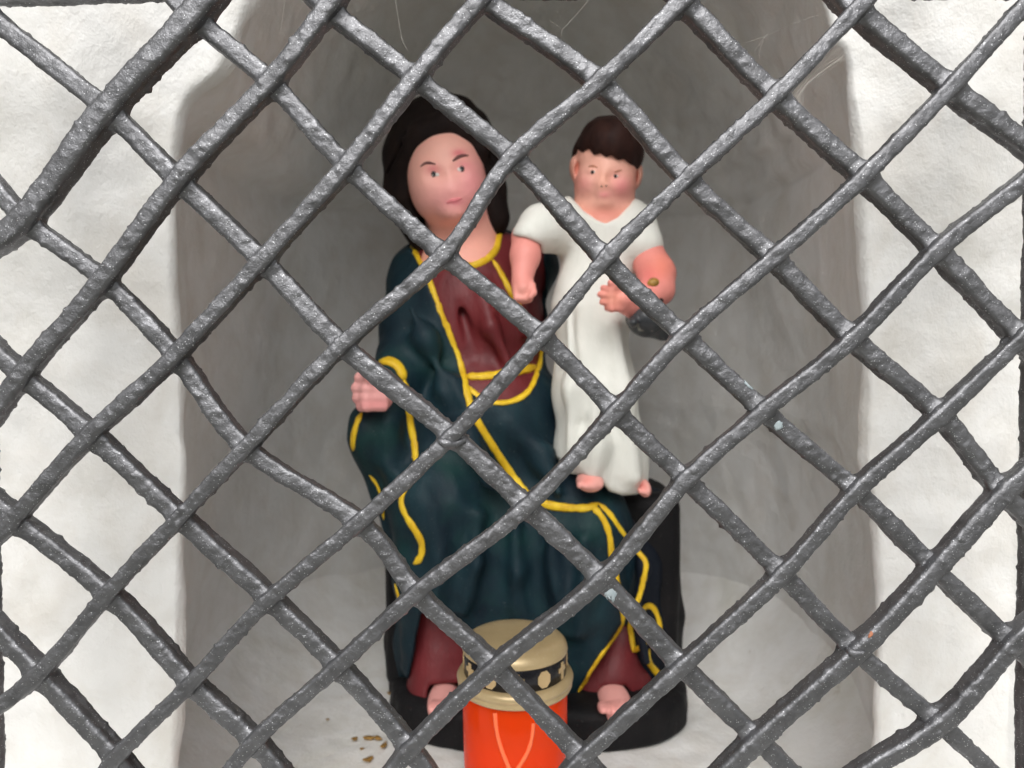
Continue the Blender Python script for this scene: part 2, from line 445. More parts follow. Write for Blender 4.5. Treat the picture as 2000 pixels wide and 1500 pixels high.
def paint_skin(o, base, spots):
    me = o.data; n = len(me.vertices); co = np.empty(n * 3, np.float32); me.vertices.foreach_get('co', co); co = co.reshape(-1, 3)
    px, py = topx(co[:, 0], co[:, 1], co[:, 2])
    c = np.tile(np.array(base[:3]), (n, 1))
    for (x, y, rx, ry, colr, a) in spots:
        wgt = a * np.exp(-(((px - x) / rx) ** 2 + ((py - y) / ry) ** 2)); c = c * (1 - wgt[:, None]) + np.array(colr[:3])[None] * wgt[:, None]
    at_ = me.attributes.new('paint', 'FLOAT_COLOR', 'POINT'); at_.data.foreach_set('color', np.concatenate([c, np.ones((n, 1))], 1).ravel().astype(np.float32))

# ------------------------------------------------------------------ the statue
statue = empty('statue', at(1050, 1395, .515)); statue.location.z = ZF
tag(statue, 'painted statue of a seated woman in dark blue cloak holding a child in white', 'statue')
# black base
f = fld(690, 1250, 1420, 1560, .43, .60, .0013)
cx = (at(768, 1390, .512).x + at(1333, 1390, .512).x) / 2; hw = (at(1333, 1390, .512).x - at(768, 1390, .512).x) / 2
def basefn(X, Y, Z):
    e = ((np.abs(X - cx) / hw) ** 3.2 + (np.abs(Y - .512) / .066) ** 2.6) ** (1 / 2.9)
    d = (e - 1) * .066; dz = np.abs(Z - (ZF + .013)) - .0145
    r = .007; q1, q2 = d + r, dz + r
    return np.sqrt(np.maximum(q1, 0) ** 2 + np.maximum(q2, 0) ** 2) + np.minimum(np.maximum(q1, q2), 0) - r
f.add(basefn, (cx - hw, .446, ZF - .003), (cx + hw, .578, ZF + .03)); f.disp(.0006, 130, 3)
base = f.build('base', M['black'], statue)
# throne behind and beside the woman
f = fld(730, 920, 1360, 1420, .49, .60, .0014)
f.box((at(764, 1000, .535).x, .50, ZF + .015), (at(1312, 1000, .535).x, .585, at(1280, 950, .535).z), .010)
f.cap([(1300, 1010, .53, 14), (1308, 1200, .53, 22), (1312, 1390, .53, 22)], .012)
f.cap([(775, 1090, .53, 14), (780, 1250, .53, 20), (785, 1390, .53, 26)], .012)
f.disp(.0008, 90, 5)
throne = f.build('throne', M['black'], statue)

# torso used by dress and cloak
def torso(f, grow=0):
    f.ell((915, 640, .545), 148 + grow, 190 + grow, .050 + grow * .00035, .01)
    f.cap([(835, 528, .545, 52 + grow), (930, 505, .545, 56 + grow), (1035, 520, .55, 50 + grow)], .012)
    f.ell((940, 820, .53), 165 + grow, 140 + grow, .055 + grow * .00035, .012)
CHEST = [(812, 440), (803, 480), (830, 530), (852, 590), (880, 660), (902, 728), (918, 765), (955, 787), (1000, 785), (1035, 762), (1054, 715), (1062, 650), (1066, 560), (1062, 490), (1010, 452), (985, 430)]
LOWL = [(822, 1195), (868, 1212), (905, 1245), (925, 1320), (930, 1440), (760, 1440), (795, 1340), (806, 1290)]
LOWR = [(1212, 1222), (1180, 1272), (1140, 1327), (1112, 1390), (1105, 1460), (1320, 1460), (1300, 1350), (1255, 1330), (1240, 1275), (1226, 1222)]
# cloak
f = fld(660, 450, 1260, 1420, .435, .60, .00135)
torso(f, 7)
f.cap([(812, 545, .54, 52), (803, 640, .525, 56), (790, 715, .505, 52), (762, 752, .482, 43)], .010)      # arm
f.cap([(768, 770, .487, 40), (740, 840, .49, 46), (738, 880, .495, 42), (765, 950, .50, 38), (790, 1040, .505, 40)], .010, flat=.8)   # hanging sleeve
f.ell((722, 845, .492), 37, 52, .020, .008)
f.cap([(865, 880, .53, 98), (850, 985, .482, 78), (842, 1120, .482, 66), (838, 1290, .49, 54)], .016)       # near leg
f.cap([(1040, 900, .53, 105), (1148, 1030, .485, 72), (1150, 1150, .482, 64), (1160, 1300, .487, 60)], .016)
f.ell((1000, 1080, .500), 185, 190, .030, .020)
f.cap([(1000, 1100, .49, 90), (1020, 1320, .495, 110)], .02, flat=.6)
f.cap([(820, 1080, .50, 40), (800, 1250, .505, 26), (790, 1340, .505, 18)], .012)
f.cap([(1190, 990, .49, 30), (1215, 1080, .49, 28), (1218, 1200, .495, 22)], .01)
# folds: ridges and furrows
for pts in ([(800, 600, .49, 9), (830, 660, .487, 11), (875, 760, .478, 10), (930, 870, .47, 8)],
            [(900, 830, .470, 8), (960, 930, .462, 10), (1040, 1000, .458, 9)],
            [(935, 1010, .463, 9), (925, 1100, .46, 11), (905, 1190, .463, 9)],
            [(1005, 1020, .463, 8), (1010, 1120, .463, 11), (1020, 1220, .466, 10)],
            [(1075, 1040, .458, 8), (1080, 1140, .46, 10), (1100, 1230, .465, 9)],
            [(870, 1000, .456, 8), (868, 1090, .456, 9), (850, 1170, .46, 8)],
            [(1140, 1060, .452, 8), (1138, 1160, .453, 9), (1130, 1230, .46, 8)],
            [(760, 830, .474, 7), (765, 900, .478, 8), (800, 1000, .478, 7)],
            [(1000, 830, .478, 9), (1060, 890, .478, 10), (1090, 960, .466, 8)]):
    pts = [(*p[:3], p[3] * (.35 if i in (0, len(pts) - 1) else 1)) for i, p in enumerate(pts)]
    f.cap(pts, .015)
for pts in ([(845, 830, .466, 8), (862, 940, .450, 14), (880, 1040, .448, 10)],
            [(778, 810, .466, 7), (782, 900, .470, 8)], [(830, 760, .470, 8), (850, 830, .470, 9)],
            [(890, 1010, .450, 7), (895, 1100, .450, 10), (880, 1190, .452, 8)],
            [(965, 1030, .458, 7), (970, 1130, .458, 10), (965, 1210, .458, 8)],
            [(1045, 1060, .456, 7), (1048, 1150, .456, 10), (1060, 1240, .458, 8)],
            [(1110, 1080, .448, 6), (1112, 1160, .449, 8)],
            [(960, 860, .466, 7), (1020, 930, .462, 8)], [(850, 700, .478, 7), (890, 800, .470, 8)]):
    pts = [(*p[:3], p[3] * (.3 if i in (0, len(pts) - 1) else 1)) for i, p in enumerate(pts)]
    f.cap(pts, .013, cut=True)
f.poly(CHEST, .42, .545, .002); f.poly(LOWL, .42, .53, .003); f.poly(LOWR, .42, .53, .003)
f.disp(.0005, 160, 9)
cloak = f.build('cloak', M['navy'], statue)
# dark drape over the throne beside the child
f = fld(1150, 920, 1340, 1420, .45, .57, .0013)
f.cap([(1215, 985, .52, 40), (1235, 1100, .513, 55), (1245, 1250, .513, 58), (1255, 1370, .513, 52)], .012)
f.cap([(1270, 985, .525, 35), (1282, 1150, .523, 28), (1290, 1360, .523, 26)], .01)
f.cap([(1232, 1020, .486, 8), (1258, 1110, .478, 10), (1240, 1190, .477, 9), (1262, 1290, .478, 9)], .008)
f.cap([(1215, 1100, .472, 7), (1222, 1200, .474, 8)], .008, cut=True); f.cap([(1275, 1120, .490, 8), (1280, 1300, .488, 8)], .008, cut=True)
f.poly(LOWR, .42, .497, .003)
drape = f.build('drape', M['navy_dark'], statue)
# dress
f = fld(760, 430, 1110, 830, .47, .60, .0012)
torso(f, 0)
f.cap([(940, 560, .501, 9), (960, 640, .494, 12), (1000, 720, .494, 9)], .009); f.cap([(900, 600, .503, 8), (925, 690, .492, 8)], .008, cut=True)
f.cap([(1010, 560, .505, 9), (1030, 650, .505, 9)], .009); f.cap([(985, 620, .494, 7), (1015, 700, .494, 8)], .007, cut=True)
f.poly([(824, 430), (829, 478), (850, 508), (893, 521), (932, 519), (957, 505), (969, 482), (974, 430)], .43, .57, .002)
dress = f.build('dress', M['maroon'], statue)
f = fld(780, 1170, 960, 1440, .44, .56, .0011)
f.cap([(850, 1190, .498, 48), (858, 1290, .492, 52), (852, 1345, .485, 54)], .01); f.cap([(905, 1230, .50, 40), (890, 1340, .49, 48)], .012)
f.cap([(825, 1345, .49, 26), (900, 1340, .482, 34)], .01)
for x, a in ((838, -.2), (866, .1)): f.cap([(x, 1225, .462, 5), (x + a * 30, 1330, .447, 8)], .007, cut=True)
f.poly([(835, 1350), (840, 1338), (895, 1334), (905, 1350), (905, 1400), (835, 1400)], .43, .492, .003)
hem = f.build('dress_hem', M['maroon'], statue)
f = fld(1080, 1200, 1310, 1440, .44, .56, .0011)
f.cap([(1215, 1230, .505, 36), (1195, 1310, .495, 50), (1190, 1350, .490, 52)], .01); f.cap([(1150, 1340, .493, 44), (1240, 1340, .495, 36)], .012)
for x, a in ((1175, -.3), (1205, .1), (1235, .4)): f.cap([(x, 1225, .462, 5), (x + a * 30, 1330, .447, 8)], .007, cut=True)
f.poly([(1165, 1362), (1180, 1342), (1222, 1338), (1234, 1356), (1234, 1410), (1160, 1410)], .43, .494, .003)
hem2 = f.build('dress_hem', M['maroon'], statue)
# feet (toes pointing to the viewer)
def foot(x, y, Y, wdt):
    f = fld(x - 70, y - 60, x + 70, y + 60, Y - .035, Y + .03, .0008)
    f.ell((x, y, Y), wdt, 27, .026, .004)
    for k in range(5):
        tx = x - wdt * .72 + k * wdt * .36
        f.ell((tx, y + 14 - abs(k - 1.5) * 1.5, Y - .020 + .0012 * abs(k - 1)), 8.2 - .6 * k * (1 if x < 1000 else .3), 9, .0062, .0022)
    o = f.build('foot', M['skin'], statue); paint_skin(o, lin(238, 172, 165), [(x, y + 15, 40, 16, lin(240, 150, 140), .4)]); return o
foot(866, 1368, .466, 31); foot(1199, 1370, .468, 34)

# woman's head and neck
f = fld(770, 220, 1010, 545, .455, .58, .0008)
f.ell((871, 338, .516), 71, 91, .032, .004, rot=-.10)
f.ell((871, 346, .5065), 66, 78, .0225, .008, rot=-.08)
f.ell((884, 392, .508), 52, 40, .026, .014)
f.ell((848, 372, .507), 24, 34, .018, .012); f.ell((916, 368, .507), 22, 34, .018, .012)
f.cap([(877, 322, .4885, 7), (880, 352, .4865, 7), (882, 371, .4838, 9.5)], .0055)
f.ell((874, 375, .487), 6, 5, .004, .003); f.ell((891, 374, .487), 6, 5, .004, .003)
f.ell((846, 340, .479), 20, 11, .0045, .005, cut=True); f.ell((903, 330, .479), 19, 11, .0045, .005, cut=True)
f.ell((847, 340, .4915), 13, 7.5, .0045, .002); f.ell((902, 330, .4915), 13, 7.5, .0045, .002)
f.ell((886, 391, .4858), 14, 4, .0028, .003, rot=.15); f.ell((887, 398, .4858), 11, 4, .0028, .003, rot=.15)
f.ell((886, 416, .4905), 18, 12, .006, .008)
f.cap([(893, 405, .535, 56), (902, 450, .536, 62), (905, 500, .535, 76)], .010)
f.ell((902, 540, .535), 95, 60, .030, .012)
head = f.build('head', M['skin'], statue)
paint_skin(head, lin(252, 188, 172), [(885, 392, 66, 44, lin(252, 172, 172), .8), (925, 350, 30, 50, lin(233, 140, 150), .6), (896, 299, 14, 8, lin(225, 95, 115), .7), (845, 330, 15, 10, lin(228, 120, 130), .6),
        (905, 322, 16, 10, lin(232, 130, 140), .5), (905, 480, 90, 45, lin(250, 176, 156), .7), (887, 395, 15, 5, lin(205, 92, 115), .75)])
f = fld(735, 165, 1010, 510, .475, .61, .0010)
f.ell((866, 318, .548), 110, 126, .056, .004)
f.cap([(800, 300, .525, 42), (790, 375, .522, 34), (816, 440, .525, 26), (828, 485, .53, 16)], .012)
f.cap([(935, 300, .53, 38), (952, 370, .53, 28), (966, 425, .53, 22), (968, 452, .535, 16)], .012)
def facehole(X, Y, Z):
    px, py = topx(X + 0 * Y + 0 * Z, Y + 0 * X + 0 * Z, Z + 0 * X + 0 * Y)
    py2 = (py - 352) / np.where(py < 352, 89, 130); a = (np.sqrt(((px - 872 - .09 * (py - 352)) / 75) ** 2 + py2 ** 2) - 1) * 75 * .5 / FPX
    return np.maximum(a, Y - .54)
lo, hi = bounds(770, 230, 980, 500, .46, .54); f.cut(facehole, lo, hi, .003)
f.cap([(796, 335, .512, 12), (803, 296, .505, 14), (826, 262, .499, 15), (868, 243, .496, 16), (912, 254, .499, 15), (938, 288, .505, 14), (950, 330, .512, 12)], .009)
for k in range(9):
    a = -1.3 + k * .33; f.cap([(866 + 85 * math.sin(a), 300 - 108 * math.cos(a) * .6, .50, 3), (866 + 108 * math.sin(a) * 1.02, 340, .515, 3)], .004, cut=True)
f.disp(.0007, 140, 21)
hair = f.build('hair', M['hair'], head)
# woman's right hand, loosely closed
f = fld(665, 690, 800, 830, .44, .51, .0007)
f.ell((738, 768, .476), 36, 36, .015, .003)
f.cap([(755, 758, .48, 30), (775, 752, .485, 30)], .006)
for k, (y0, y1, L) in enumerate(((742, 738, 700), (760, 758, 694), (777, 777, 696), (793, 793, 704))):
    f.cap([(748, y0, .466, 11), (716, (y0 + y1) / 2, .4605, 10.5), (L + 3, y1, .466, 10), (L + 2, y1 + 1, .476, 9)], .0022)
f.cap([(757, 738, .466, 11), (738, 731, .458, 10), (716, 735, .456, 8.5)], .0022)
hand = f.build('hand', M['skin'], statue); paint_skin(hand, lin(243, 176, 172), [(735, 790, 50, 12, lin(236, 140, 140), .5)])
# -------- the child
f = fld(960, 380, 1320, 985, .44, .55, .0011)
f.cap([(1178, 455, .505, 74), (1155, 600, .495, 68), (1160, 760, .49, 74), (1174, 890, .488, 82), (1185, 985, .488, 84)], .012, flat=.85)
f.cap([(1125, 440, .503, 44), (1235, 450, .503, 44)], .016)
f.cap([(1105, 436, .498, 42), (1060, 446, .488, 40), (1030, 464, .48, 31)], .012)
f.cap([(1225, 448, .498, 44), (1252, 478, .488, 42)], .012)
for pts in ([(1112, 600, .468, 3), (1120, 760, .462, 8), (1112, 900, .460, 4)], [(1205, 640, .470, 3), (1218, 780, .464, 8), (1240, 930, .462, 4)], [(1160, 760, .459, 3), (1166, 870, .456, 7), (1150, 960, .458, 3)]):
    f.cap(pts, .016)
for pts in ([(1140, 640, .455, 3), (1143, 780, .448, 8), (1135, 920, .446, 4)], [(1188, 700, .452, 3), (1198, 820, .446, 8), (1208, 940, .444, 4)], [(1080, 500, .466, 10), (1088, 560, .466, 9)]):
    f.cap(pts, .013, cut=True)
f.poly([(1060, 890), (1090, 897), (1112, 925), (1140, 930), (1172, 938), (1190, 958), (1215, 966), (1245, 964), (1266, 945), (1290, 930), (1290, 1040), (1060, 1040)], .42, .56, .003)
f.poly([(1108, 365), (1118, 388), (1142, 414), (1165, 428), (1184, 433), (1206, 424), (1230, 400), (1246, 372)], .43, .52, .003)
f.poly([(980, 468), (1003, 463), (1028, 466), (1055, 478), (1056, 540), (980, 540)], .43, .52, .003)
f.disp(.0005, 120, 31)
robe = f.build('child_robe', M['white'], statue)
f = fld(1095, 225, 1275, 460, .45, .55, .0007)
f.ell((1184, 325, .505), 59, 76, .029, .004, rot=.1)
f.ell((1180, 376, .499), 44, 36, .023, .012)
f.ell((1146, 360, .496), 18, 20, .014, .008); f.ell((1210, 366, .496), 18, 20, .014, .008)
f.cap([(1181, 330, .480, 6), (1180, 348, .4780, 7), (1179, 360, .4770, 8.5)], .006)
f.ell((1156, 336, .472), 16, 9, .004, .005, cut=True); f.ell((1203, 344, .473), 16, 9, .004, .005, cut=True)
f.ell((1157, 336, .4825), 10, 6.5, .004, .002); f.ell((1202, 344, .4835), 10, 6.5, .004, .002)
f.ell((1180, 376, .4790), 11, 3.6, .0028, .003); f.ell((1180, 383, .4790), 9, 3.6, .0028, .003); f.ell((1181, 398, .483), 16, 9, .005, .006)
for x, y, r in ((1124, 332, .15), (1243, 345, -.15)):
    f.ell((x, y, .508), 11, 25, .010, .003, rot=r); f.ell((x + (4 if x < 1180 else -4), y, .499), 5, 13, .004, .003, cut=True)
f.cap([(1180, 385, .508, 46), (1180, 415, .506, 54), (1180, 450, .503, 62)], .008)
chead = f.build('child_head', M['skin'], statue)
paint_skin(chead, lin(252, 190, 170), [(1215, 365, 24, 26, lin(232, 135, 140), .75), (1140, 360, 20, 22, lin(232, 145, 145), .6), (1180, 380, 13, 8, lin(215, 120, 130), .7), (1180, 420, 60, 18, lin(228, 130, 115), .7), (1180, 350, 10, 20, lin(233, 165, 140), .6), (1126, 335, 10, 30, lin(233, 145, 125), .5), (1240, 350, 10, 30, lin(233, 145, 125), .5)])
f = fld(1100, 215, 1275, 400, .46, .56, .0008)
f.ell((1187, 304, .511), 67, 68, .042, .004)
f.poly([(1100, 315), (1118, 309), (1128, 296), (1139, 299), (1150, 290), (1161, 301), (1172, 297), (1183, 309), (1195, 305), (1207, 315), (1219, 309), (1230, 317), (1240, 333), (1255, 330), (1270, 420), (1100, 420)], .43, .505, .003)
f.poly([(1100, 330), (1270, 335), (1270, 420), (1100, 420)], .43, .53, .003)
f.disp(.0009, 230, 41)
chair = f.build('child_hair', M['child_hair'], chead)
# arms
f = fld(975, 440, 1080, 615, .44, .51, .0007)
f.cap([(1028, 462, .485, 29), (1026, 500, .478, 28), (1020, 545, .470, 21)], .004)
f.ell((1022, 566, .4685), 22, 24, .010, .004)
for k in range(4):
    f.cap([(1007 + k * 9.5, 565, .463, 6.2), (1009 + k * 8.5, 583, .461, 5.8), (1012 + k * 7.5, 590 - abs(k - 1.3) * 2, .466, 5)], .0016)
f.cap([(1040, 556, .463, 6.5), (1042, 572, .459, 6), (1036, 580, .458, 5)], .0018)
arm = f.build('child_arm', M['skin'], statue); paint_skin(arm, lin(228, 148, 138), [(1022, 575, 30, 20, lin(234, 162, 148), .6)])
f = fld(1140, 470, 1340, 660, .42, .51, .0008)
f.cap([(1258, 490, .489, 36), (1283, 535, .478, 33), (1284, 565, .468, 30), (1250, 592, .458, 24), (1222, 590, .452, 19)], .006)
f.ell((1216, 585, .450), 24, 22, .009, .005)
for k, (y0, x1, y1) in enumerate(((571, 1178, 562), (582, 1172, 575), (593, 1176, 590), (602, 1186, 602))):
    f.cap([(1212, y0, .446, 7.5), (1194, (y0 + y1) / 2, .4435, 7.2), (x1, y1, .446, 6.2)], .0016)
f.cap([(1222, 570, .446, 8), (1206, 556, .443, 7), (1192, 552, .442, 6)], .002)
f.cap([(1228, 602, .451, 13), (1240, 622, .455, 9)], .004)
arm2 = f.build('child_arm', M['skin'], statue); paint_skin(arm2, lin(226, 142, 132), [(1290, 520, 26, 26, lin(228, 126, 100), .6), (1265, 540, 25, 20, lin(224, 108, 106), .5), (1195, 582, 25, 20, lin(236, 160, 135), .6)])
f = fld(1190, 580, 1345, 690, .42, .50, .0008)
f.ell((1258, 624, .458), 36, 29, .014, .004, rot=-.25); f.cap([(1270, 630, .460, 22), (1300, 648, .464, 11), (1308, 653, .465, 6)], .01)
f.ell((1236, 630, .447), 10, 9, .005, .003)
orb = f.build('held_orb', M['orb'], statue)
def cfoot(x, y, Y, rx, ry):
    f = fld(x - 50, y - 45, x + 50, y + 45, Y - .025, Y + .025, .0007)
    f.ell((x, y, Y), rx, ry, .016, .003)
    for k in range(5):
        f.ell((x - rx * .75 + k * rx * .37, y + ry * .45 - abs(k - 1.5), Y - .012 + .0008 * k), rx * .22, ry * .34, .004, .0015)
    o = f.build('child_foot', M['skin'], statue); paint_skin(o, lin(240, 172, 162), [(x - 4, y - 2, 12, 10, lin(238, 130, 120), .5)])
cfoot(1152, 940, .464, 27, 20); cfoot(1257, 952, .474, 12, 17)

# ---- painted and moulded details lying on the carved surface
def strip(name, pts, wpx, mat, parent, lift=.0004, thick=.55, wob=.12, only=None, closed_ends=True):
    """raised cord of paint following the carved surface"""
    P2 = catmull([(p[0], p[1], 0) for p in pts], 7)
    P = []; Nr = []
    for q in P2:
        h_ = hit(q.x, q.y, only)
        if h_ is None: continue
        n = h_[1] if h_[1].dot(ray(q.x, q.y)) < 0 else -h_[1]
        if P and (h_[0] - P[-1]).length > .03: continue
        P.append(h_[0]); Nr.append(n)
    if len(P) < 3: return None
    for _ in range(3):
        P = [P[0]] + [(P[i - 1] + 2 * P[i] + P[i + 1]) / 4 for i in range(1, len(P) - 1)] + [P[-1]]
        Nr = [Nr[0]] + [(Nr[i - 1] + 2 * Nr[i] + Nr[i + 1]).normalized() for i in range(1, len(Nr) - 1)] + [Nr[-1]]
    V = []; Fc = []; K = 10
    for i, p in enumerate(P):
        t = (P[min(i + 1, len(P) - 1)] - P[max(i - 1, 0)]).normalized(); n = Nr[i]; b = t.cross(n).normalized(); n = b.cross(t).normalized()
        r = S(wpx / 2 * 1.25, .47) * (1 + wob * 2 * mnoise.noise(p * 260) + wob * mnoise.noise(p * 700))
        endf = min(1, .35 + .35 * min(i, len(P) - 1 - i))
        for k in range(K):
            a = 2 * math.pi * k / K
            V.append(p + n * lift + (b * math.cos(a) + n * math.sin(a) * thick) * r * endf)
    for i in range(len(P) - 1):
        for k in range(K):
            Fc.append((i * K + k, i * K + (k + 1) % K, (i + 1) * K + (k + 1) % K, (i + 1) * K + k))
    Fc.append(tuple(range(K))[::-1]); Fc.append(tuple((len(P) - 1) * K + k for k in range(K)))
    return mesh_obj(name, V, Fc, mat, parent)
body = [cloak, dress, drape, hem, hem2, throne, robe, base]
G = M['gold']
strip('gold_trim', [(803, 478), (815, 503), (832, 535), (853, 592), (880, 660), (903, 730), (914, 775), (926, 812), (955, 860), (1000, 928), (1030, 965), (1062, 984), (1110, 992), (1152, 992), (1168, 983)], 13, G, cloak, only=body)
strip('gold_trim', [(908, 752), (925, 768), (955, 786), (1000, 785), (1035, 762), (1052, 720), (1058, 690), (1063, 640)], 11, G, cloak, only=body)
strip('gold_trim', [(1155, 988), (1176, 1010), (1190, 1045), (1194, 1085), (1204, 1130), (1212, 1175), (1216, 1212), (1200, 1242), (1176, 1275), (1145, 1322), (1128, 1350)], 11, G, cloak, only=body)
strip('gold_trim', [(1168, 983), (1190, 1003), (1212, 1035), (1240, 1072), (1262, 1098), (1258, 1125), (1250, 1160), (1240, 1186)], 9, G, drape, only=body)
strip('gold_trim', [(1250, 1196), (1262, 1182), (1276, 1186), (1286, 1210), (1290, 1236)], 10, G, drape, only=body)
strip('gold_trim', [(1228, 1212), (1234, 1245), (1238, 1274), (1250, 1262), (1264, 1255)], 10, G, drape, only=body)
strip('gold_trim', [(1268, 1268), (1264, 1288), (1276, 1306), (1292, 1324)], 11, G, drape, only=body)
strip('gold_trim', [(742, 706), (762, 706), (780, 718), (789, 742)], 20, G, cloak, only=body)
strip('gold_trim', [(789, 742), (797, 790), (802, 830), (810, 868), (812, 905)], 12, G, cloak, only=body)
strip('gold_trim', [(800, 940), (784, 975), (792, 1005), (812, 1036), (825, 1062), (822, 1090), (808, 1101)], 12, G, cloak, only=body)
strip('gold_trim', [(707, 806), (697, 828), (690, 858), (690, 880)], 11, G, cloak, only=body)
strip('gold_trim', [(722, 928), (736, 945), (746, 975), (750, 1015)], 6, G, cloak, only=body)
strip('gold_trim', [(772, 1140), (778, 1160), (782, 1180)], 7, G, throne, only=body)
strip('gold_trim', [(862, 1212), (880, 1232), (900, 1245)], 8, G, cloak, only=body)
strip('neckline_trim', [(974, 432), (974, 465), (967, 490), (950, 508), (925, 519), (890, 522), (862, 515), (838, 498)], 13, G, dress, only=[dress, head, cloak])
strip('neckline_trim', [(962, 508), (975, 528), (990, 556), (1006, 585), (1018, 598)], 10, G, dress, only=[dress, cloak])
strip('belt', [(911, 735), (940, 736), (975, 731), (1010, 725), (1048, 716)], 16, G, dress, only=[dress, cloak])
def dab(name, px, py, rx, ry, mat, parent, only, rot=0, h=.0006):
    q = hit(px, py, only)
    if q is None: return
    p, n = q[0], q[1]
    if n.dot(ray(px, py)) > 0: n = -n
    n = (n + Vector((0, -1, 0))).normalized()
    u = Vector((1, 0, 0)); u = (u - n * u.dot(n)).normalized(); v_ = n.cross(u)
    if v_.z < 0: v_ = -v_
    V = []; Fc = []; K = 14; ca, sa = math.cos(rot), math.sin(rot)
    for i, (rr, hh) in enumerate(((1.0, -.6), (.95, .35), (.6, .85))):
        for k in range(K):
            a = 2 * math.pi * k / K; x, y = math.cos(a) * S(rx, p.y) * rr, math.sin(a) * S(ry, p.y) * rr
            V.append(p + u * (x * ca - y * sa) + v_ * (x * sa + y * ca) + n * hh * h)
    V.append(p + n * h)
    for i in range(2):
        for k in range(K): Fc.append((i * K + k, i * K + (k + 1) % K, (i + 1) * K + (k + 1) % K, (i + 1) * K + k))
    for k in range(K): Fc.append((2 * K + k, 2 * K + (k + 1) % K, 3 * K))
    return mesh_obj(name, V, Fc, mat, parent)
H = [head]
for x, y, wx in ((847, 340, 853), (902, 330, 898)):
    dab('eye_white', wx, y + 1, 6.5, 4.2, M['eye_white'], head, H, h=.0004)
    dab('eye', x, y, 5.2, 6.2, M['eye_dark'], head, H, h=.0008)
    dab('eye_glint', x - 2, y + 3, 1.5, 1.5, M['eye_white'], head, H, h=.0012)
strip('eyebrow', [(822, 326), (828, 319), (838, 317), (851, 321)], 4.5, M['brow'], head, only=H, thick=.4)
strip('eyebrow', [(884, 315), (894, 307), (903, 303), (914, 304)], 5.5, M['brow'], head, only=H, thick=.4)
strip('lip', [(873, 397), (880, 391), (886, 393), (893, 389), (902, 388)], 5, M['pink'], head, only=H, thick=.4)
H = [chead]
for x, y in ((1157, 336), (1202, 344)):
    dab('eye_white', x + 1, y, 4.6, 2.9, M['eye_white'], chead, H, h=.0003)
    dab('eye', x, y, 3.4, 3.8, M['eye_dark'], chead, H, h=.0008)
strip('eyebrow', [(1150, 326), (1158, 323), (1167, 328)], 4, M['brow_light'], chead, only=H, thick=.4)
strip('eyebrow', [(1200, 336), (1208, 333), (1214, 332)], 3, M['brow_light'], chead, only=H, thick=.4)
dab('nostril', 1175, 364, 2, 1.5, M['brow'], chead, H, h=.0004); dab('nostril', 1184, 363, 2, 1.5, M['brow'], chead, H, h=.0004)
dab('chip', 1276, 552, 12, 10, M['chip'], arm2, [arm2], .2, .0016); dab('chip', 1291, 585, 7, 3, M['eye_dark'], arm2, [arm2], -.5)

# ------------------------------------------------------------------ grave candle
CY = .381; cc = at(1006, 1320, CY); cx = cc.x
candle = empty('grave_candle', (cx, CY, ZF))
tag(candle, 'red grave candle with a beige lid standing in front of the statue', 'candle')
z_top = at(1006, 1243, CY).z
def lathe(name, prof, mat, parent, N=72):
    V = []; Fc = []
    for (r, z) in prof:
        for k in range(N):
            a = 2 * math.pi * k / N; V.append((cx + r * math.sin(a), CY - r * math.cos(a), z))
    for i in range(len(prof) - 1):
        for k in range(N): Fc.append((i * N + k, i * N + (k + 1) % N, (i + 1) * N + (k + 1) % N, (i + 1) * N + k))
    return mesh_obj(name, V, Fc, mat, parent)
rb = .0282
lathe('lid', [(.0001, z_top + .0012), (.012, z_top + .0011), (.020, z_top + .0008), (.0244, z_top + .0001), (.0264, z_top - .0010), (.0277, z_top - .0026), (.0283, z_top - .0042), (.0285, z_top - .0056), (.0283, z_top - .0063), (.0270, z_top - .0066)], M['lid'], candle)
band = lathe('band', [(.0270, z_top - .0064), (rb - .0006, z_top - .0068), (rb - .0004, z_top - .0072), (rb - .0004, z_top - .0182), (.0270, z_top - .0188)], M['band'], candle)
lathe('lid_rim', [(.027, z_top - .0179), (.0292, z_top - .0181), (.0308, z_top - .0188), (.0316, z_top - .0204), (.0313, z_top - .0222), (.0304, z_top - .0229), (.0307, z_top - .0236), (.0310, z_top - .0248), (.0304, z_top - .0259), (.0290, z_top - .0262), (.027, z_top - .0260)], M['lid'], candle)
zb = z_top - .0127
def emblem(kind, ang):
    if kind == 'cross':
        o2 = [(-1, 3.9), (1, 3.9), (1, 1.7), (3.3, 1.7), (3.3, -.3), (1, -.3), (1, -4), (-1, -4), (-1, -.3), (-3.3, -.3), (-3.3, 1.7), (-1, 1.7)]
        o2 = [(x * 1.1, y * 1.12) for x, y in o2]; fcs = [(0, 1, 2, 11), (11, 2, 5, 8), (2, 3, 4, 5), (10, 11, 8, 9), (8, 5, 6, 7)]
    else:
        o2 = [(4.0 * math.cos(math.pi / 8 + k * math.pi / 4), 4.6 * math.sin(math.pi / 8 + k * math.pi / 4)) for k in range(8)]; fcs = [tuple(range(8))]
    bm = bmesh.new(); n = len(o2)
    def wrap(x, y, r): a = ang + x * .001 / rb; return (cx + r * math.sin(a), CY - r * math.cos(a), zb + y * .001)
    top = [bm.verts.new(wrap(x, y, rb + .00012)) for x, y in o2]; bot = [bm.verts.new(wrap(x, y, rb - .0008)) for x, y in o2]
    for fc in fcs: bm.faces.new([top[i] for i in fc])
    for i in range(n): bm.faces.new((top[i], top[(i + 1) % n], bot[(i + 1) % n], bot[i]))
    bmesh.ops.recalc_face_normals(bm, faces=bm.faces)
    me = bpy.data.meshes.new(kind); bm.to_mesh(me); bm.free(); me.materials.append(M['emblem'])
    o = bpy.data.objects.new(kind, me); COL.objects.link(o); o.parent = band
